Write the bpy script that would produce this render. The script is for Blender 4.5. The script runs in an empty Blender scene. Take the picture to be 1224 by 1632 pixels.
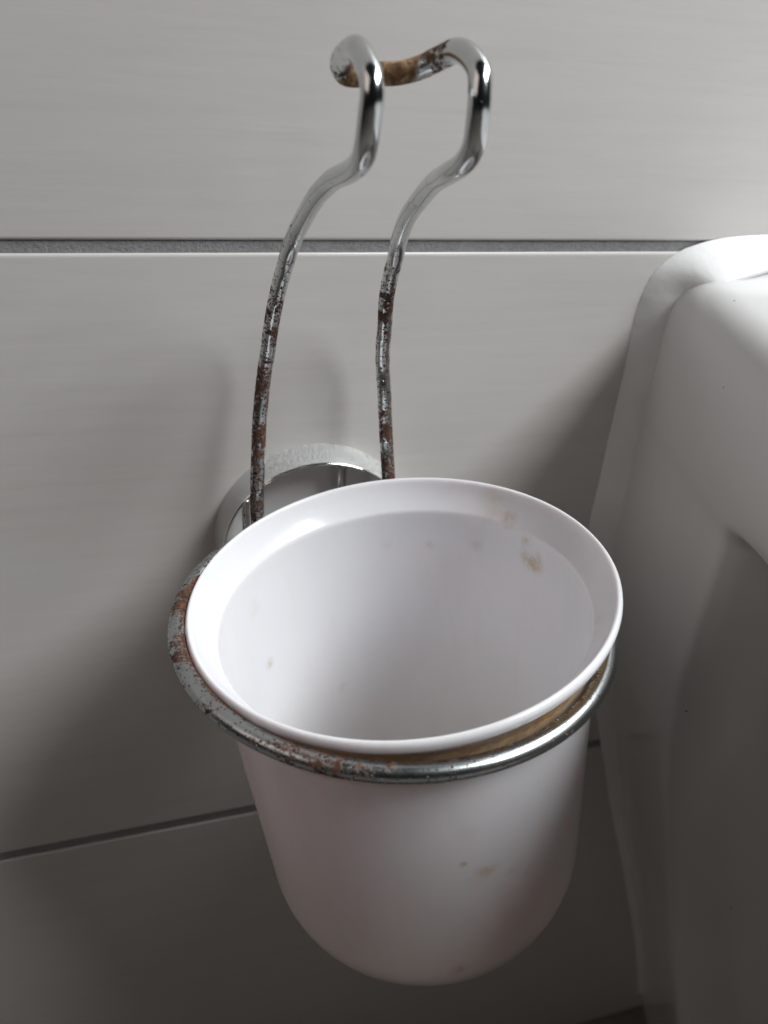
import bpy, bmesh, math, random
from mathutils import Vector, Matrix, noise
random.seed(4)
S = bpy.context.scene
COL = S.collection

# ------------------------------------------------------------------ camera
cam_d = bpy.data.cameras.new('camera')
cam = bpy.data.objects.new('camera', cam_d); COL.objects.link(cam); S.camera = cam
cam_d.sensor_fit = 'VERTICAL'; cam_d.sensor_height = 36.0; cam_d.sensor_width = 27.0
cam_d.lens = 27.574
cam_d.clip_start = 0.01; cam_d.clip_end = 50
RX = Vector((0.95933096, -0.27539344, 0.06198841))      # image right, in the room's axes
RY = Vector((-0.09105949, -0.50976551, -0.85548074))    # image down
RZ = Vector((0.26719334, 0.81504453, -0.51411102))      # view direction
m = Matrix((RX, -RY, -RZ)).transposed().to_4x4()
m.translation = Vector((-0.05284, -0.22362, 0.12991))
cam.matrix_world = m
cam_d.dof.use_dof = True
cam_d.dof.focus_distance = 0.195
cam_d.dof.aperture_fstop = 15.0

# ------------------------------------------------------------------ light
W = bpy.data.worlds.new('World'); S.world = W; W.use_nodes = True
wn = W.node_tree
bg = wn.nodes['Background']
bg.inputs[0].default_value = (0.86, 0.93, 1.0, 1); bg.inputs[1].default_value = 0.006

def area(name, loc, target, sx, sy, power, color):
    l = bpy.data.lights.new(name, 'AREA'); l.shape = 'RECTANGLE'
    l.size = sx; l.size_y = sy; l.energy = power; l.color = color
    o = bpy.data.objects.new(name, l); COL.objects.link(o); o.location = loc
    o.rotation_euler = (Vector(target) - Vector(loc)).to_track_quat('-Z', 'Y').to_euler()
    return o
area('window_light', (1.14, -0.51, 1.50), (0.0, -0.03, 0.02), 1.6, 0.65, 57.0, (0.95, 0.985, 1.0))
area('left_fill_light', (-1.3, -0.45, 1.0), (0.0, -0.05, 0.0), 1.0, 1.0, 2.7, (1.0, 0.86, 0.80))  # added warm fill, brightens the toilet flank, seal and cup from the left

S.view_settings.view_transform = 'Standard'; S.view_settings.look = 'None'
S.view_settings.exposure = 0; S.view_settings.gamma = 1
S.render.engine = 'CYCLES'
S.cycles.max_bounces = 10; S.cycles.diffuse_bounces = 6; S.cycles.glossy_bounces = 6

# ------------------------------------------------------------------ helpers
def mat(name):
    m = bpy.data.materials.new(name); m.use_nodes = True
    nt = m.node_tree; return m, nt, nt.nodes['Principled BSDF']
def N(nt, typ, **kw):
    n = nt.nodes.new(typ)
    for k, v in kw.items():
        if k.startswith('i_'):
            n.inputs[k[2:].replace('_', ' ')].default_value = v
        else: setattr(n, k, v)
    return n
def ramp(nt, src, stops):
    r = nt.nodes.new('ShaderNodeValToRGB'); e = r.color_ramp.elements
    while len(e) > 1: e.remove(e[-1])
    e[0].position = stops[0][0]; e[0].color = stops[0][1]
    for p, c in stops[1:]:
        x = e.new(p); x.color = c
    nt.links.new(src, r.inputs[0]); return r
def g(v): return (v, v, v, 1)
def mixc(nt, fac, a, b, mode='MIX'):
    n = nt.nodes.new('ShaderNodeMix'); n.data_type = 'RGBA'; n.blend_type = mode
    for sock, val in ((n.inputs[0], fac), (n.inputs[6], a), (n.inputs[7], b)):
        if hasattr(val, 'is_linked'): nt.links.new(val, sock)
        else: sock.default_value = val
    return n.outputs[2]
def mth(nt, op, a, b=0.0, clamp=False):
    n = nt.nodes.new('ShaderNodeMath'); n.operation = op; n.use_clamp = clamp
    for sock, val in ((n.inputs[0], a), (n.inputs[1], b)):
        if hasattr(val, 'is_linked'): nt.links.new(val, sock)
        else: sock.default_value = val
    return n.outputs[0]
def bump(nt, h, dist, strength=1.0):
    b = nt.nodes.new('ShaderNodeBump'); b.inputs['Distance'].default_value = dist
    b.inputs['Strength'].default_value = strength
    nt.links.new(h, b.inputs['Height']); return b.outputs[0]
def coords(nt, scale=(1, 1, 1), kind='Object'):
    tc = nt.nodes.new('ShaderNodeTexCoord'); mp = nt.nodes.new('ShaderNodeMapping')
    mp.inputs['Scale'].default_value = scale
    nt.links.new(tc.outputs[kind], mp.inputs[0]); return mp.outputs[0]
def noise_tex(nt, vec, scale, detail=4, rough=0.55, dist=0.0):
    n = nt.nodes.new('ShaderNodeTexNoise'); nt.links.new(vec, n.inputs['Vector'])
    n.inputs['Scale'].default_value = scale; n.inputs['Detail'].default_value = detail
    n.inputs['Roughness'].default_value = rough; n.inputs['Distortion'].default_value = dist
    return n.outputs['Fac']

def obj(name, me, material, parent=None, smooth=True):
    o = bpy.data.objects.new(name, me); COL.objects.link(o)
    if material: me.materials.append(material)
    if smooth:
        for p in me.polygons: p.use_smooth = True
    if parent: o.parent = parent
    return o
def empty(name, loc=(0, 0, 0)):
    o = bpy.data.objects.new(name, None); COL.objects.link(o); o.location = loc
    o.empty_display_size = 0.01; return o

def catmull(pts, sub):
    P = [Vector(p) for p in pts]; out = []
    for i in range(len(P) - 1):
        p0 = P[i - 1] if i else P[0] * 2 - P[1]
        p1, p2 = P[i], P[i + 1]
        p3 = P[i + 2] if i + 2 < len(P) else P[-1] * 2 - P[-2]
        for k in range(sub):
            t = k / sub
            out.append(0.5 * ((2 * p1) + (p2 - p0) * t + (2 * p0 - 5 * p1 + 4 * p2 - p3) * t * t + (3 * p1 - p0 - 3 * p2 + p3) * t ** 3))
    out.append(P[-1]); return out
def resample(P, step):
    out = [P[0].copy()]; acc = 0
    for a, b in zip(P, P[1:]):
        L = (b - a).length
        while acc + L >= step:
            t = (step - acc) / L; a = a.lerp(b, t); out.append(a.copy()); L = (b - a).length; acc = 0
        acc += L
    return out
def tube(name, P, r, material, parent, attr=None, seg=24, closed=False, rfun=None):
    """A round bar along P; attr(point, outward) -> rust amount stored on every vertex."""
    verts, faces, ru = [], [], []
    n = len(P); up = Vector((0, 0, 1)); prev = None
    for i in range(n):
        a = P[(i - 1) % n] if closed or i else P[0]; b = P[(i + 1) % n] if closed or i < n - 1 else P[-1]
        t = (b - a).normalized()
        if prev is None:
            u = t.orthogonal().normalized()
        else:
            u = (prev - t * prev.dot(t)).normalized()
        prev = u; v = t.cross(u)
        for k in range(seg):
            an = 2 * math.pi * k / seg
            d = u * math.cos(an) + v * math.sin(an)
            rr = rfun(i / (n - 1), P[i]) if rfun else r
            verts.append(P[i] + d * rr); ru.append(attr(P[i], d) if attr else 0.0)
    for i in range(n if closed else n - 1):
        j = (i + 1) % n; off = 0
        if closed and j == 0:                      # close the seam at the nearest offset
            off = min(range(seg), key=lambda q: (verts[q] - verts[i * seg]).length)
        for k in range(seg):
            faces.append((i * seg + k, i * seg + (k + 1) % seg, j * seg + (k + 1 + off) % seg, j * seg + (k + off) % seg))
    if not closed:
        faces.append(tuple(range(seg))[::-1]); faces.append(tuple((n - 1) * seg + k for k in range(seg)))
    me = bpy.data.meshes.new(name); me.from_pydata([tuple(v) for v in verts], [], faces); me.update()
    at = me.attributes.new('rust', 'FLOAT', 'POINT')
    for i, x in enumerate(ru): at.data[i].value = x
    return obj(name, me, material, parent)
def lathe(name, prof, material, parent, seg=128, attr=None, attrname='stain'):
    """prof: (radius, height) pairs, turned round local Z."""
    verts, faces, st = [], [], []
    for r, z in prof:
        for k in range(seg):
            a = 2 * math.pi * k / seg
            verts.append((r * math.cos(a), r * math.sin(a), z)); st.append(attr(r, z, a) if attr else 0)
    for i in range(len(prof) - 1):
        for k in range(seg):
            faces.append((i * seg + k, (i + 1) * seg + k, (i + 1) * seg + (k + 1) % seg, i * seg + (k + 1) % seg))
    me = bpy.data.meshes.new(name); me.from_pydata(verts, [], faces)
    bm = bmesh.new(); bm.from_mesh(me); bmesh.ops.remove_doubles(bm, verts=bm.verts, dist=1e-6)
    bmesh.ops.recalc_face_normals(bm, faces=bm.faces); bm.to_mesh(me); bm.free()
    if attr:
        at = me.attributes.new(attrname, 'FLOAT', 'POINT')
        for v in me.vertices:
            at.data[v.index].value = attr(math.hypot(v.co.x, v.co.y), v.co.z, math.atan2(v.co.y, v.co.x))
    return obj(name, me, material, parent)
def sstep(a, b, x):
    t = max(0.0, min(1.0, (x - a) / (b - a))); return t * t * (3 - 2 * t)

# ------------------------------------------------------------------ materials
def tile_material():
    m, nt, b = mat('glazed_tile')
    v = coords(nt, (1, 1, 1))
    oi = N(nt, 'ShaderNodeObjectInfo')
    add = N(nt, 'ShaderNodeVectorMath', operation='ADD')
    cmb = N(nt, 'ShaderNodeCombineXYZ'); nt.links.new(mth(nt, 'MULTIPLY', oi.outputs['Random'], 7.0), cmb.inputs[0])
    nt.links.new(mth(nt, 'MULTIPLY', oi.outputs['Random'], 3.0), cmb.inputs[2])
    nt.links.new(v, add.inputs[0]); nt.links.new(cmb.outputs[0], add.inputs[1])
    st = N(nt, 'ShaderNodeMapping'); st.inputs['Scale'].default_value = (1.6, 1, 26); nt.links.new(add.outputs[0], st.inputs[0])
    n1 = noise_tex(nt, st.outputs[0], 9, 7, 0.62, 0.25)
    st2 = N(nt, 'ShaderNodeMapping'); st2.inputs['Scale'].default_value = (5, 1, 60); nt.links.new(add.outputs[0], st2.inputs[0])
    n2 = noise_tex(nt, st2.outputs[0], 14, 4, 0.6)
    n3 = noise_tex(nt, add.outputs[0], 7, 3, 0.5)
    r = ramp(nt, n1, [(0.28, (0.690, 0.655, 0.628, 1)), (0.5, (0.745, 0.712, 0.688, 1)), (0.72, (0.775, 0.748, 0.728, 1))])
    c = mixc(nt, 0.16, r.outputs[0], ramp(nt, n2, [(0.3, (0.62, 0.58, 0.545, 1)), (0.7, (0.78, 0.755, 0.73, 1))]).outputs[0])
    c = mixc(nt, 0.35, c, ramp(nt, n3, [(0.3, (0.65, 0.615, 0.588, 1)), (0.7, (0.77, 0.745, 0.722, 1))]).outputs[0])
    # tiny dark specks of dust
    vo = N(nt, 'ShaderNodeTexVoronoi'); vo.inputs['Scale'].default_value = 30; nt.links.new(add.outputs[0], vo.inputs['Vector'])
    sp = mth(nt, 'LESS_THAN', vo.outputs['Distance'], 0.013)
    sp = mth(nt, 'MULTIPLY', sp, mth(nt, 'GREATER_THAN', N_sep(nt, vo.outputs['Color']), 0.72))
    c = mixc(nt, mth(nt, 'MULTIPLY', sp, 0.75), c, (0.08, 0.06, 0.05, 1))
    nt.links.new(c, b.inputs['Base Color'])
    b.inputs['Roughness'].default_value = 0.30
    b.inputs['Specular IOR Level'].default_value = 0.42
    h = mth(nt, 'ADD', mth(nt, 'MULTIPLY', n1, 0.7), mth(nt, 'MULTIPLY', n3, 1.2))
    nt.links.new(bump(nt, h, 0.00010), b.inputs['Normal'])
    return m
def N_sep(nt, colsock):
    s = nt.nodes.new('ShaderNodeSeparateColor'); nt.links.new(colsock, s.inputs[0]); return s.outputs[0]
def grout_material():
    m, nt, b = mat('grey_grout'); v = coords(nt)
    n1 = noise_tex(nt, v, 900, 4, 0.7); n2 = noise_tex(nt, v, 90, 3)
    c = ramp(nt, mth(nt, 'ADD', mth(nt, 'MULTIPLY', n1, 0.6), mth(nt, 'MULTIPLY', n2, 0.4)),
             [(0.30, (0.26, 0.257, 0.262, 1)), (0.70, (0.42, 0.418, 0.424, 1))])
    nt.links.new(c.outputs[0], b.inputs['Base Color']); b.inputs['Roughness'].default_value = 0.9
    b.inputs['Specular IOR Level'].default_value = 0.2
    nt.links.new(bump(nt, n1, 0.0004), b.inputs['Normal']); return m
def ceramic_material():
    m, nt, b = mat('white_ceramic'); v = coords(nt)
    n = noise_tex(nt, v, 12, 3)
    c = ramp(nt, n, [(0.3, (0.66, 0.66, 0.655, 1)), (0.7, (0.70, 0.70, 0.695, 1))]).outputs[0]
    vo = N(nt, 'ShaderNodeTexVoronoi'); vo.inputs['Scale'].default_value = 120; nt.links.new(v, vo.inputs['Vector'])
    sp = mth(nt, 'MULTIPLY', mth(nt, 'LESS_THAN', vo.outputs['Distance'], 0.050), mth(nt, 'GREATER_THAN', N_sep(nt, vo.outputs['Color']), 0.80))
    c = mixc(nt, mth(nt, 'MULTIPLY', sp, 0.8), c, (0.10, 0.08, 0.07, 1))
    nt.links.new(c, b.inputs['Base Color'])
    b.inputs['Roughness'].default_value = 0.16; b.inputs['Specular IOR Level'].default_value = 0.5
    return m
def silicone_material():
    m, nt, b = mat('white_silicone'); v = coords(nt)
    n = noise_tex(nt, v, 45, 5, 0.6)
    c = ramp(nt, n, [(0.3, (0.82, 0.82, 0.815, 1)), (0.65, (0.88, 0.88, 0.88, 1))]).outputs[0]
    vo = N(nt, 'ShaderNodeTexVoronoi'); vo.inputs['Scale'].default_value = 110; nt.links.new(v, vo.inputs['Vector'])
    sp = mth(nt, 'MULTIPLY', mth(nt, 'LESS_THAN', vo.outputs['Distance'], 0.05), mth(nt, 'GREATER_THAN', N_sep(nt, vo.outputs['Color']), 0.75))
    c = mixc(nt, mth(nt, 'MULTIPLY', sp, 0.7), c, (0.12, 0.10, 0.09, 1))
    nt.links.new(c, b.inputs['Base Color'])
    b.inputs['Roughness'].default_value = 0.55
    nt.links.new(bump(nt, n, 0.0006), b.inputs['Normal']); return m
def chrome_material(name='rusty_chrome', rough=0.16, base=(0.62, 0.64, 0.65, 1)):
    """Chrome with rust creeping out wherever the 'rust' value on the bar is high."""
    m, nt, b = mat(name); v = coords(nt)
    at = N(nt, 'ShaderNodeAttribute', attribute_name='rust'); ru0 = at.outputs['Fac']; ru = mth(nt, 'MINIMUM', ru0, 1.0); gold = mth(nt, 'SUBTRACT', ru0, 1.0, True)
    big = noise_tex(nt, v, 170, 5, 0.65, 0.6)
    fine = noise_tex(nt, v, 950, 3, 0.7, 0.4)
    vo = N(nt, 'ShaderNodeTexVoronoi'); vo.inputs['Scale'].default_value = 1200
    nz = N(nt, 'ShaderNodeTexNoise'); nz.inputs['Scale'].default_value = 1100; nt.links.new(v, nz.inputs['Vector'])
    off = N(nt, 'ShaderNodeVectorMath', operation='SCALE'); nt.links.new(nz.outputs['Color'], off.inputs[0]); off.inputs['Scale'].default_value = 0.0011
    ad = N(nt, 'ShaderNodeVectorMath', operation='ADD'); nt.links.new(v, ad.inputs[0]); nt.links.new(off.outputs[0], ad.inputs[1]); nt.links.new(ad.outputs[0], vo.inputs['Vector'])
    # patches of rust
    s = mth(nt, 'ADD', mth(nt, 'MULTIPLY', big, 0.62), mth(nt, 'MULTIPLY', fine, 0.38))
    thr = mth(nt, 'SUBTRACT', 0.70, mth(nt, 'MULTIPLY', ru, 0.235))
    patch = mth(nt, 'MULTIPLY', mth(nt, 'SUBTRACT', s, thr), 40.0, True)
    solid = mth(nt, 'MULTIPLY', mth(nt, 'SUBTRACT', mth(nt, 'ADD', gold, mth(nt, 'MULTIPLY', big, 0.8)), 0.85), 2.4, True)
    patch = mth(nt, 'MAXIMUM', patch, solid)
    pit = mth(nt, 'LESS_THAN', vo.outputs['Distance'], mth(nt, 'MULTIPLY', mth(nt, 'ADD', 0.06, mth(nt, 'MULTIPLY', ru, 0.36)), mth(nt, 'SUBTRACT', 1.0, mth(nt, 'MULTIPLY', gold, 0.8), True)))
    pit = mth(nt, 'MULTIPLY', pit, mth(nt, 'GREATER_THAN', mth(nt, 'ADD', N_sep(nt, vo.outputs['Color']), mth(nt, 'MULTIPLY', ru, 0.75)), 0.86))
    # dull film of scale
    film = ramp(nt, big, [(0.35, g(0)), (0.7, g(1))]).outputs[0]
    rustc = ramp(nt, noise_tex(nt, v, 420, 4, 0.7), [(0.3, (0.035, 0.016, 0.011, 1)), (0.50, (0.095, 0.040, 0.024, 1)), (0.72, (0.155, 0.070, 0.036, 1))]).outputs[0]
    rustc = mixc(nt, gold, rustc, ramp(nt, noise_tex(nt, v, 360, 5, 0.75, 1.0), [(0.36, (0.075, 0.036, 0.017, 1)), (0.50, (0.19, 0.105, 0.045, 1)), (0.62, (0.40, 0.27, 0.15, 1))]).outputs[0])
    c = mixc(nt, mth(nt, 'MULTIPLY', film, 0.35), base, (0.44, 0.44, 0.42, 1))
    halo = mth(nt, 'MULTIPLY', mth(nt, 'SUBTRACT', s, mth(nt, 'SUBTRACT', thr, 0.05)), 11.0, True)
    c = mixc(nt, mth(nt, 'MULTIPLY', halo, 0.45), c, (0.17, 0.10, 0.07, 1))
    c = mixc(nt, patch, c, rustc)
    c = mixc(nt, pit, c, (0.032, 0.017, 0.013, 1))
    nt.links.new(c, b.inputs['Base Color'])
    bad = mth(nt, 'MAXIMUM', patch, pit)
    nt.links.new(mth(nt, 'SUBTRACT', 1.0, bad, True), b.inputs['Metallic'])
    rr = mth(nt, 'ADD', rough, mth(nt, 'MULTIPLY', mth(nt, 'MULTIPLY', film, ru), 0.12))
    nt.links.new(mth(nt, 'ADD', rr, mth(nt, 'MULTIPLY', bad, 0.6), True), b.inputs['Roughness'])
    hh = mth(nt, 'ADD', mth(nt, 'MULTIPLY', patch, mth(nt, 'MULTIPLY', fine, 0.9)), mth(nt, 'MULTIPLY', fine, 0.10))
    hh = mth(nt, 'SUBTRACT', hh, mth(nt, 'MULTIPLY', pit, 1.1))
    nt.links.new(bump(nt, mth(nt, 'MULTIPLY', hh, mth(nt, 'ADD', ru, 0.06)), 0.00009), b.inputs['Normal'])
    return m
def speckled_chrome():
    m, nt, b = mat('dusty_chrome'); v = coords(nt)
    n = noise_tex(nt, v, 1300, 3, 0.8); n2 = noise_tex(nt, v, 120, 3)
    dust = ramp(nt, n, [(0.44, g(0.25)), (0.58, g(0.9))]).outputs[0]
    c = mixc(nt, dust, (0.60, 0.61, 0.61, 1), (0.62, 0.62, 0.61, 1))
    nt.links.new(c, b.inputs['Base Color'])
    nt.links.new(mth(nt, 'SUBTRACT', 1.0, mth(nt, 'MULTIPLY', dust, 0.95)), b.inputs['Metallic'])
    nt.links.new(mth(nt, 'ADD', 0.22, mth(nt, 'MULTIPLY', dust, 0.3)), b.inputs['Roughness'])
    nt.links.new(bump(nt, n, 0.00015), b.inputs['Normal']); return m
def mirror_material(name='polished_chrome', metal=1.0):
    m, nt, b = mat(name); v = coords(nt)
    n = noise_tex(nt, v, 60, 4)
    c = ramp(nt, n, [(0.3, (0.80, 0.79, 0.775, 1)), (0.7, (0.86, 0.855, 0.845, 1))]).outputs[0]
    nt.links.new(c, b.inputs['Base Color']); b.inputs['Metallic'].default_value = metal
    b.inputs['Roughness'].default_value = 0.06; return m
CUP_STAINS = []     # filled below: (x, y, z, radius, strength)
def cup_material(stains):
    m, nt, b = mat('white_plastic'); v = coords(nt)
    base = ramp(nt, noise_tex(nt, v, 25, 3), [(0.3, (0.755, 0.75, 0.772, 1)), (0.7, (0.785, 0.78, 0.80, 1))]).outputs[0]
    sepz = N(nt, 'ShaderNodeSeparateXYZ'); nt.links.new(v, sepz.inputs[0])
    low = N(nt, 'ShaderNodeMapRange'); nt.links.new(sepz.outputs[2], low.inputs[0])
    low.inputs[1].default_value = -0.045; low.inputs[2].default_value = -0.115; low.inputs[3].default_value = 0; low.inputs[4].default_value = 1
    run = noise_tex(nt, coords(nt, (1, 1, 0.16)), 130, 5, 0.65, 0.8)
    base = mixc(nt, mth(nt, 'MULTIPLY', low.outputs[0], mth(nt, 'ADD', 0.25, mth(nt, 'MULTIPLY', run, 0.4))), base, (0.80, 0.74, 0.67, 1))
    base = mixc(nt, ramp(nt, run, [(0.50, g(0)), (0.75, g(0.35))]).outputs[0], base, (0.73, 0.705, 0.69, 1))
    n = noise_tex(nt, v, 260, 5, 0.7, 0.5); nb = noise_tex(nt, v, 60, 4, 0.6)
    total = None
    tc = nt.nodes.new('ShaderNodeTexCoord')
    for (x, y, z, r, st) in stains:
        d = N(nt, 'ShaderNodeVectorMath', operation='DISTANCE'); nt.links.new(tc.outputs['Object'], d.inputs[0])
        d.inputs[1].default_value = (x, y, z)
        k = mth(nt, 'SUBTRACT', 1.0, mth(nt, 'DIVIDE', d.outputs['Value'], r), True)
        k = mth(nt, 'MULTIPLY', k, st)
        total = k if total is None else mth(nt, 'MAXIMUM', total, k)
    blot = ramp(nt, n, [(0.42, g(0)), (0.62, g(1))]).outputs[0]
    if total is not None:
        f = mth(nt, 'MULTIPLY', mth(nt, 'MULTIPLY', total, 1.6, True), mth(nt, 'ADD', 0.2, mth(nt, 'MULTIPLY', blot, 0.8)))
        base = mixc(nt, mth(nt, 'MULTIPLY', f, 0.8), base, (0.52, 0.36, 0.20, 1))
    at = N(nt, 'ShaderNodeAttribute', attribute_name='stain')
    f2 = mth(nt, 'MULTIPLY', at.outputs['Fac'], mth(nt, 'ADD', 0.5, mth(nt, 'MULTIPLY', nb, 0.9)), True)
    base = mixc(nt, f2, base, ramp(nt, n, [(0.35, (0.34, 0.17, 0.055, 1)), (0.65, (0.66, 0.43, 0.19, 1))]).outputs[0])
    # specks
    vo = N(nt, 'ShaderNodeTexVoronoi'); vo.inputs['Scale'].default_value = 55; nt.links.new(v, vo.inputs['Vector'])
    sp = mth(nt, 'MULTIPLY', mth(nt, 'LESS_THAN', vo.outputs['Distance'], 0.024), mth(nt, 'GREATER_THAN', N_sep(nt, vo.outputs['Color']), 0.72))
    base = mixc(nt, mth(nt, 'MULTIPLY', sp, 0.7), base, (0.16, 0.10, 0.07, 1))
    nt.links.new(base, b.inputs['Base Color'])
    b.inputs['Roughness'].default_value = 0.19; b.inputs['Specular IOR Level'].default_value = 0.5
    b.inputs['Subsurface Weight'].default_value = 1.0
    b.inputs['Subsurface Radius'].default_value = (1.0, 0.80, 0.78); b.inputs['Subsurface Scale'].default_value = 0.0018
    nt.links.new(bump(nt, nb, 0.00012), b.inputs['Normal'])
    return m

M_TILE = tile_material(); M_GROUT = grout_material(); M_CER = ceramic_material(); M_SIL = silicone_material()
M_CHR = chrome_material(); M_RNG = chrome_material('dull_rusty_chrome', 0.24, (0.50, 0.53, 0.545, 1)); M_SPK = speckled_chrome(); M_MIR = mirror_material(); M_FACE = mirror_material('filmed_chrome', 0.30)

# ------------------------------------------------------------------ wall of tiles
def tile_mesh(w, h, t=0.008, bev=0.0010):
    bm = bmesh.new(); bmesh.ops.create_cube(bm, size=1)
    for v in bm.verts: v.co = Vector((v.co.x * w, v.co.y * t, v.co.z * h))
    ed = [e for e in bm.edges if all(v.co.y < 0 for v in e.verts)]
    bmesh.ops.bevel(bm, geom=ed, offset=bev, segments=4, profile=0.6, affect='EDGES')
    me = bpy.data.meshes.new('wall_tile'); bm.to_mesh(me); bm.free(); me.materials.append(M_TILE)
    for p in me.polygons: p.use_smooth = p.area < 0.004
    return me
wall = empty('tiled_wall'); wall['kind'] = 'structure'
ZJ1, ZJ2, FLOOR = 0.0790, -0.1545, -0.4455      # joint centres and floor height
G = 0.0046
G1, G2 = 0.0034, 0.0050
rows = [(ZJ1 + 0.2345 + G1 / 2, 0.23), (ZJ1 + G1 / 2, 0.2345 - G1), (ZJ2 + G2 / 2, ZJ1 - ZJ2 - (G1 + G2) / 2), (FLOOR + 0.004, ZJ2 - G2 / 2 - FLOOR - 0.004)]
XW = 0.60; X0 = -0.93
for (z0, h) in rows:
    me = tile_mesh(XW - G, h)
    for k in range(3):
        o = bpy.data.objects.new('wall_tile', me); COL.objects.link(o); o.parent = wall
        o.location = (X0 + XW * (k + 0.5), 0.004, z0 + h / 2)
me = bpy.data.meshes.new('grout'); bm = bmesh.new(); bmesh.ops.create_cube(bm, size=1)
for v in bm.verts: v.co = Vector((v.co.x * 1.8 - 0.03, v.co.y * 0.02 + 0.0107, v.co.z * 1.0 + 0.054))
bm.to_mesh(me); bm.free(); obj('grout', me, M_GROUT, wall, smooth=False)

# ------------------------------------------------------------------ floor
fm, nt, b = mat('dark_floor'); v = coords(nt)
nt.links.new(ramp(nt, noise_tex(nt, v, 18, 5), [(0.3, (0.16, 0.145, 0.13, 1)), (0.7, (0.22, 0.20, 0.18, 1))]).outputs[0], b.inputs['Base Color'])
b.inputs['Roughness'].default_value = 0.5
me = bpy.data.meshes.new('floor'); me.from_pydata([(-3, 0.002, FLOOR), (3, 0.002, FLOOR), (3, -4, FLOOR), (-3, -4, FLOOR)], [], [(3, 2, 1, 0)])
o = obj('floor', me, fm, smooth=False); o['kind'] = 'structure'

# ------------------------------------------------------------------ toilet pan
toilet = empty('toilet', (0.29, -0.25, FLOOR))
toilet['label'] = 'white ceramic toilet standing against the tiled wall right of the brush cup'
toilet['category'] = 'toilet'
def interp(tab, x):
    if x >= tab[0][0]: return tab[0][1]
    for (a, va), (b_, vb) in zip(tab, tab[1:]):
        if b_ <= x <= a:
            t = (a - x) / (a - b_); t = t; return va + (vb - va) * t
    return tab[-1][1]
XC = 0.29
def xw(z):   # left flank at the wall, by height
    return interp([(0.07, 0.1135), (-0.03, 0.1145), (-0.07, 0.121), (-0.118, 0.136), (-0.215, 0.166), (-0.352, 0.214), (-0.44, 0.240)], z)
def section(z, n_side=64):
    """left flank from the wall outwards, then round the front; mirrored later"""
    a = sstep(0.0180, 0.0260, z)               # 1: rim band, 0: below it
    pts = []
    x0 = xw(z)
    for i in range(n_side + 1):
        t = i / n_side; y = -0.52 * (t ** 1.5)
        # rim band: widens, then rounds off in front
        d = -y
        wtop = (0.1135 - 0.28 * min(d, 0.12) if d < 0.12 else 0.0799 - 0.02 * math.sin(min(1, (d - 0.12) / 0.13) * math.pi / 2))
        if d > 0.27: wtop = XC - (XC - 0.0599) * math.sqrt(max(0, 1 - ((d - 0.27) / 0.25) ** 2))
        # below: block near the wall, then the foot steps in
        blk = x0 - 0.28 * min(d, 0.08)
        k = sstep(0.083, 0.106, d)
        foot = min(x0 + 0.090 + 0.015 * sstep(0, 1, (d - 0.1) / 0.3), XC - 0.02)
        low = blk * (1 - k) + foot * k
        if d > 0.3: low = XC - (XC - low) * math.sqrt(max(0, 1 - ((d - 0.3) / 0.22) ** 2)) if d < 0.52 else XC
        x = low * (1 - a) + wtop * a
        pts.append((x, y if a > 0.99 or d < 0.3 else y * (0.8 + 0.2 * a)))
    return pts
zs = [FLOOR + 0.0, -0.40, -0.352, -0.30, -0.26, -0.215, -0.17, -0.14, -0.118, -0.095, -0.07, -0.05, -0.03, -0.015, -0.004, 0.002, 0.005, 0.0075, 0.009, 0.0105, 0.012, 0.0135, 0.0155, 0.018, 0.0195, 0.0205, 0.0215, 0.0225, 0.0235, 0.0245, 0.026, 0.029, 0.040, 0.050, 0.056]
def ring_pts(pl, inset=0.0):
    L = [(x + inset, y + inset * (1 if y < -0.4 else 0)) for x, y in pl]
    Rr = [(2 * XC - x, y) for x, y in reversed(L[:-1])]
    return L + Rr
verts, faces = [], []
rows_ = []
for z in zs: rows_.append([(x, y, z) for x, y in ring_pts(section(z))])
RR = 0.014; ZT = 0.0715
for q in range(1, 8):
    a = q / 7 * math.pi / 2
    rows_.append([(x, y, ZT - RR + RR * math.sin(a)) for x, y in ring_pts(section(0.056), RR * (1 - math.cos(a)))])
for ins in (0.03, 0.08, 0.14):
    rows_.append([(x, y, ZT + 0.001) for x, y in ring_pts(section(0.056), ins)])
nr = len(rows_[0])
for r_ in rows_: verts += r_
for i in range(len(rows_) - 1):
    for k in range(nr - 1):
        faces.append((i * nr + k, i * nr + k + 1, (i + 1) * nr + k + 1, (i + 1) * nr + k))
last = (len(rows_) - 1) * nr
faces.append(tuple(last + k for k in range(nr)))
me = bpy.data.meshes.new('pan'); me.from_pydata([(x - XC, y + 0.25, z - FLOOR) for x, y, z in verts], [], faces); me.update()
pan = obj('pan', me, M_CER, toilet)
ss = pan.modifiers.new('smooth', 'SUBSURF'); ss.levels = 1; ss.render_levels = 1

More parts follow.
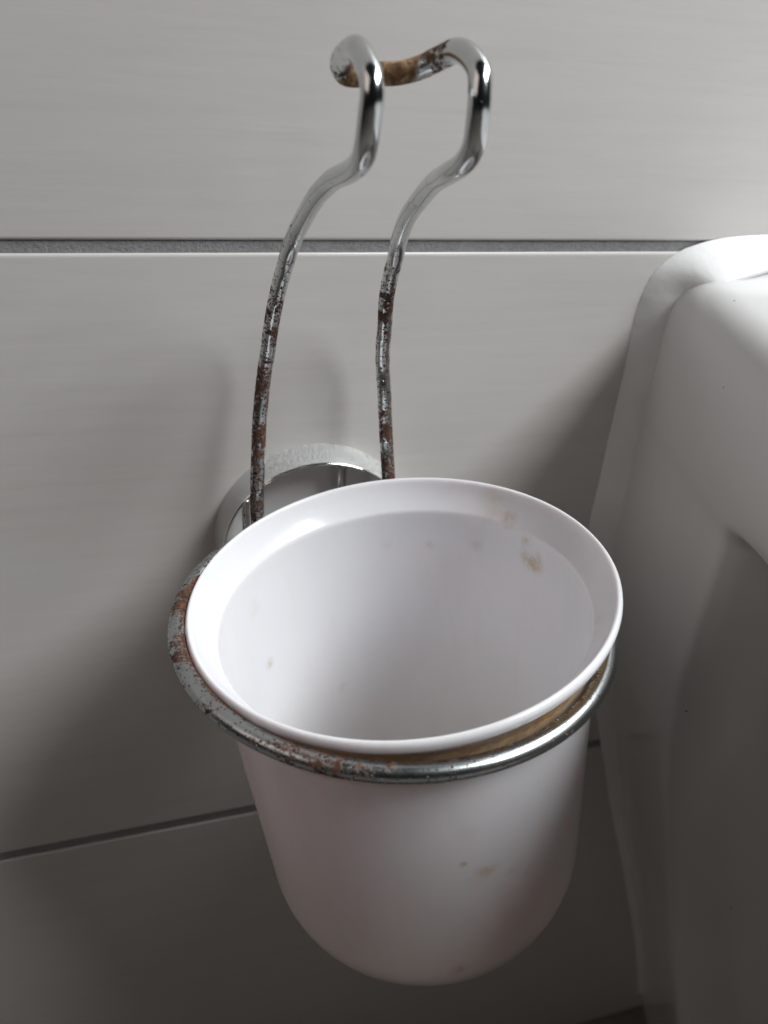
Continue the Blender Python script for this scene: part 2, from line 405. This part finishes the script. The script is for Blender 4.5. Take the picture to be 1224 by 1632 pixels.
# silicone bead between pan and wall
def bead_path():
    P = []
    for z in [-0.42, -0.352, -0.30, -0.25, -0.215, -0.17, -0.14, -0.118, -0.09, -0.06, -0.03, 0.0, 0.03, 0.052]:
        P.append((xw(z), z))
    P += [(0.1145, 0.063), (0.1185, 0.0695), (0.127, 0.0725), (0.14, 0.0740), (0.17, 0.0745), (0.23, 0.0745), (0.29, 0.0745), (0.40, 0.0745)]
    return [Vector((x, 0, z)) for x, z in P]
BP = resample(catmull(bead_path(), 10), 0.0018)
verts, faces = [], []
K = 9
for i, p in enumerate(BP):
    a = BP[max(0, i - 1)]; b_ = BP[min(len(BP) - 1, i + 1)]; t = (b_ - a).normalized()
    nrm = Vector((-t.z, 0, t.x))             # away from the pan, along the wall
    s = 0.45 + 0.55 * sstep(-0.28, -0.06, p.z)
    s *= 1 + 0.05 * noise.noise(p * 45) + 0.03 * noise.noise(p * 300)
    wx, wy = 0.0100 * s, 0.0080 * s
    if p.z > 0.065: kk = sstep(0.065, 0.072, p.z); wx = (0.0100 - 0.0015 * kk) * s; wy = (0.0080 + 0.007 * kk - 0.010 * sstep(0.122, 0.16, p.x)) * s
    for k in range(K):
        q = k / (K - 1)
        aa = q * math.pi / 2
        cx_ = wx * (0.75 * (1 - q) + 0.25 * math.cos(aa)); cy_ = wy * (0.75 * q + 0.25 * math.sin(aa))
        v = p + nrm * cx_ - Vector((0, 1, 0)) * cy_ - nrm * 0.0015 * q
        verts.append(tuple(v))
    verts.append(tuple(p - nrm * 0.004 + Vector((0, 0.0, 0))))
for i in range(len(BP) - 1):
    for k in range(K):
        faces.append((i * (K + 1) + k, i * (K + 1) + k + 1, (i + 1) * (K + 1) + k + 1, (i + 1) * (K + 1) + k))
me = bpy.data.meshes.new('silicone_seal'); me.from_pydata([(x - XC, y + 0.25 - 0.0001, z - FLOOR) for x, y, z in verts], [], faces); me.update()
obj('silicone_seal', me, M_SIL, toilet)

# ------------------------------------------------------------------ chrome holder
holder = empty('wall_mounted_wire_holder', (-0.0049, 0, -0.0161))
holder['label'] = 'rusty chrome wire holder with double top hook, round wall rosette and cup ring'
holder['category'] = 'brush holder'
HO = holder.location
def loc(P): return [Vector(p) - HO for p in P]
WR = 0.0021
left = [(-0.0225, -0.0300, 0.0055), (-0.0245, -0.0270, 0.0010), (-0.0262, -0.0235, 0.0010), (-0.02630, -0.0205, 0.0060), (-0.02590, -0.0185, 0.0135), (-0.02500, -0.0155, 0.0225),
        (-0.02430, -0.0140, 0.0315), (-0.02330, -0.0130, 0.0400), (-0.0221, -0.0120, 0.0478), (-0.0212, -0.0130, 0.0542), (-0.0208, -0.0145, 0.0595),
        (-0.0198, -0.0180, 0.0690), (-0.0190, -0.0230, 0.0767), (-0.0185, -0.0270, 0.0817), (-0.0177, -0.0320, 0.0880), (-0.0167, -0.0410, 0.0951),
        (-0.0161, -0.0510, 0.1011), (-0.0152, -0.0610, 0.1057), (-0.0143, -0.0715, 0.1089), (-0.0142, -0.0790, 0.1118), (-0.0143, -0.0820, 0.1150),
        (-0.0142, -0.0830, 0.1191), (-0.0140, -0.0830, 0.1228), (-0.0141, -0.0805, 0.1257), (-0.0143, -0.0735, 0.1284)]
cross = [(-0.0143, -0.0665, 0.1277), (-0.0141, -0.0610, 0.1263), (-0.0132, -0.0585, 0.1247), (-0.0115, -0.0580, 0.1239), (-0.0064, -0.0590, 0.1244),
         (-0.0028, -0.0605, 0.1248), (0.0008, -0.0625, 0.1260), (0.0033, -0.0660, 0.1278)]
right = [(0.0046, -0.0728, 0.1292), (0.0052, -0.0805, 0.1268), (0.0050, -0.0830, 0.1230), (0.0051, -0.0830, 0.1191), (0.0053, -0.0820, 0.1150), (0.0050, -0.0790, 0.1118),
         (0.0050, -0.0715, 0.1089), (0.0062, -0.0610, 0.1057), (0.0071, -0.0510, 0.1011), (0.0076, -0.0410, 0.0951), (0.0088, -0.0320, 0.0880),
         (0.0096, -0.0270, 0.0817), (0.0100, -0.0230, 0.0767), (0.0108, -0.0180, 0.0690), (0.0119, -0.0145, 0.0595), (0.0122, -0.0130, 0.0542), (0.0128, -0.0120, 0.0478),
         (0.0135, -0.0130, 0.0400), (0.0141, -0.0140, 0.0315), (0.0147, -0.0155, 0.0225), (0.0150, -0.0185, 0.0135), (0.0152, -0.0205, 0.0060),
         (0.0155, -0.0225, 0.0010), (0.0155, -0.0245, 0.0020), (0.0155, -0.0262, 0.0055)]
WP = resample(catmull(left + cross + right, 12), 0.0005)
def rust_wire(p, d):
    q = p + HO
    r = 0.64 * (1 - sstep(0.060, 0.116, q.z)) + 0.26 * (1 - sstep(0.025, 0.060, q.z)) + 0.05
    r += 0.35 * math.exp(-((q.z - 0.072) / 0.010) ** 2) * (1 if q.x > 0 else 0.75)
    if q.z > 0.119 and q.y > -0.070: r = max(r, 0.95 * sstep(-0.0150, -0.0120, q.x) * (1 - sstep(-0.002, 0.004, q.x)) + 0.25)
    if 0.088 < q.z < 0.108: r = max(r, 0.30)
    r += 0.22 * noise.noise(Vector((q.x * 40, 3.1, q.z * 75))) * (1 - sstep(0.075, 0.09, q.z))
    if q.z > 0.119 and q.y > -0.071:
        k = sstep(-0.0152, -0.0120, q.x) * (1 - sstep(-0.001, 0.0095, q.x + 0.004 * noise.noise(q * 330))); return max(r, 0.16) + k * (0.68 + 0.45 * d.z + 0.5 * noise.noise(q * 260)) + 0.75 * k
    return max(0.0, min(1.0, r))
tube('bent_wire', loc(WP), WR, M_CHR, holder, rust_wire)
# cup ring
rc = Vector((-0.0006, -0.0775, 0.0088)); rn = Vector((-0.016, 0.042, 1)).normalized()
ru_ = rn.cross(Vector((0, 1, 0))).normalized() * 1; rv_ = rn.cross(ru_)
RP = []
for k in range(420):
    a = 2 * math.pi * k / 420
    RP.append(rc + (ru_ * math.cos(a) + rv_ * math.sin(a)) * 0.0524)
def rust_ring(p, d):
    q = p + HO - rc
    leftness = sstep(0.012, -0.030, q.x)
    inner = max(0.0, -(d.dot(q.normalized())))
    rt = sstep(-0.025, 0.035, q.x)
    inner = sstep(0.15, 0.8, inner)
    r = 0.36 + 0.34 * sstep(0.045, -0.045, q.x) + (0.52 + 0.2 * leftness) * inner
    r += 0.16 * noise.noise(Vector((q.x * 70, q.y * 70, 2.7))) + 0.10 * noise.noise(Vector((q.x * 210, q.y * 210, 5.7)))
    return max(0.1, min(1, r))
tube('cup_ring', loc(RP), WR, M_RNG, holder, rust_ring, closed=True)
# rosette: conical shell, rolled lip, recessed polished face
ro = lathe('rosette', [(0.0334, 0.0), (0.0333, 0.0010), (0.0326, 0.0055), (0.0319, 0.0088), (0.0316, 0.0098)], M_SPK, holder, 128)
ro.rotation_euler = (math.radians(90), 0, 0); ro.location = (0, 0, 0)
lip = lathe('lip', [(0.0316, 0.0098), (0.03145, 0.0103), (0.0311, 0.0105), (0.03075, 0.0103), (0.0306, 0.0098), (0.0306, 0.0022)], M_MIR, ro, 128)
face = lathe('face_plate', [(0.0306, 0.0022), (0.0300, 0.0020), (0.0150, 0.0024), (0.0, 0.0026)], M_FACE, ro, 96)
stub = tube('mounting_stub', loc([Vector((-0.0049, -0.002 - 0.001 * k, -0.034)) for k in range(26)]), 0.0045, M_CHR, holder, lambda p, d: 0.15)
for px_, zt in ((0.0026, 0.0139), (-0.0284, 0.0040)):
    tube('clamp_post', loc([Vector((px_, -0.0088, zt - 0.001 * k)) for k in range(26)]), 0.0013, M_CHR, holder, lambda p, d: 0.45)
BR = [(-0.0263, -0.0262, 0.0035), (-0.0263, -0.0262, -0.010), (-0.0263, -0.0262, -0.024), (-0.0235, -0.0262, -0.0325), (-0.016, -0.0262, -0.0345), (-0.0049, -0.0262, -0.0345),
      (0.006, -0.0262, -0.0345), (0.0125, -0.0262, -0.0325), (0.0153, -0.0262, -0.024), (0.0153, -0.0262, -0.010), (0.0153, -0.0262, 0.0035)]
tube('bracket_loop', loc(resample(catmull(BR, 12), 0.001)), 0.0019, M_CHR, holder, lambda p, d: 0.55)

# ------------------------------------------------------------------ cup
cn = Vector((-0.142, 0.041, 1)).normalized()
cc = Vector((0.0008, -0.0765, 0.0172))
cup = None
H, r0, r1, bd, ee = 0.122, 0.0478, 0.0457, 0.0319, 0.9568
outer = [(0.0519, 0.0001), (0.0524, 0.0007), (0.0525, 0.0016), (0.0523, 0.0026), (0.0517, 0.0034), (0.0505, 0.0052), (0.0494, 0.0072), (0.0485, 0.0090), (0.04795, 0.0110)]
for k in range(1, 14):
    t = k / 13; outer.append((r0 + (r1 - r0) * t, 0.0125 + (H - bd - 0.0125) * t))
for k in range(1, 25):
    a = k / 24 * math.pi / 2
    outer.append((r1 * max(0, math.cos(a)) ** ee, H - bd + bd * math.sin(a) ** ee))
TH = 0.0017
inner = [(0.0, H - TH)]
for k in range(23, 0, -1):
    a = k / 24 * math.pi / 2
    inner.append(((r1 - TH) * math.cos(a) ** ee, H - bd + (bd - TH) * math.sin(a) ** ee))
for k in range(13, 0, -1):
    t = k / 13; inner.append((r0 - TH + (r1 - r0) * t, 0.0125 + (H - bd - 0.0125) * t))
inner += [(0.0462, 0.0105), (0.0462, 0.0090), (0.0463, 0.0084), (0.0466, 0.0080), (0.0476, 0.0068), (0.0490, 0.0047), (0.0502, 0.0026), (0.0508, 0.0012), (0.0511, 0.0004), (0.0515, 0.0)]
prof = [(r, -d) for r, d in (inner + outer)]
def cup_stain(r, z, a):
    if r < 0.0475 or z > -0.0024 or z < -0.0155: return 0.0
    if r < 0.0492 and z > -0.0085: return 0.0           # that is the inside
    s = sstep(-0.0024, -0.0058, z) * (1 - sstep(-0.0110, -0.0160, z))
    return s * 0.92
CUP_STAINS = [(0.0430, 0.0165, -0.0165, 0.0055, 0.85), (0.0427, 0.0185, -0.0115, 0.0032, 0.6), (0.0400, 0.0255, -0.0072, 0.0034, 0.7), (0.0380, 0.0308, -0.0048, 0.0070, 0.30),
              (0.0321, 0.0329, -0.0181, 0.0034, 0.25), (0.0206, 0.0410, -0.0205, 0.0022, 0.4), (-0.0345, 0.0294, -0.0409, 0.0024, 0.5), (-0.0127, 0.0427, -0.0695, 0.0026, 0.25),
              (-0.0356, 0.0290, -0.0197, 0.0040, 0.12), (0.0076, 0.0453, -0.0195, 0.0030, 0.18), (0.0412, -0.0229, -0.0081, 0.0030, 0.15),
              (0.0026, -0.0467, -0.0518, 0.0042, 0.45), (0.0000, -0.0467, -0.0545, 0.0030, 0.35), (-0.0030, -0.0468, -0.0467, 0.0014, 0.9), (-0.0045, -0.0455, -0.0906, 0.0040, 0.40),
              (0.0092, -0.0457, -0.0564, 0.0024, 0.25), (0.0148, -0.0441, -0.0606, 0.0022, 0.2), (-0.0017, -0.0471, -0.0363, 0.0036, 0.15)]
M_CUP = cup_material(CUP_STAINS)
cup = lathe('brush_cup', prof, M_CUP, None, 160, cup_stain)
cup['label'] = 'empty white plastic toilet brush cup with rounded bottom, sitting askew in the rusty ring'
cup['category'] = 'cup'
cx_axis = Vector((0, 1, 0)).cross(cn).normalized(); cy_axis = cn.cross(cx_axis)
mm = Matrix((cx_axis, cy_axis, cn)).transposed().to_4x4(); mm.translation = cc
cup.matrix_world = mm
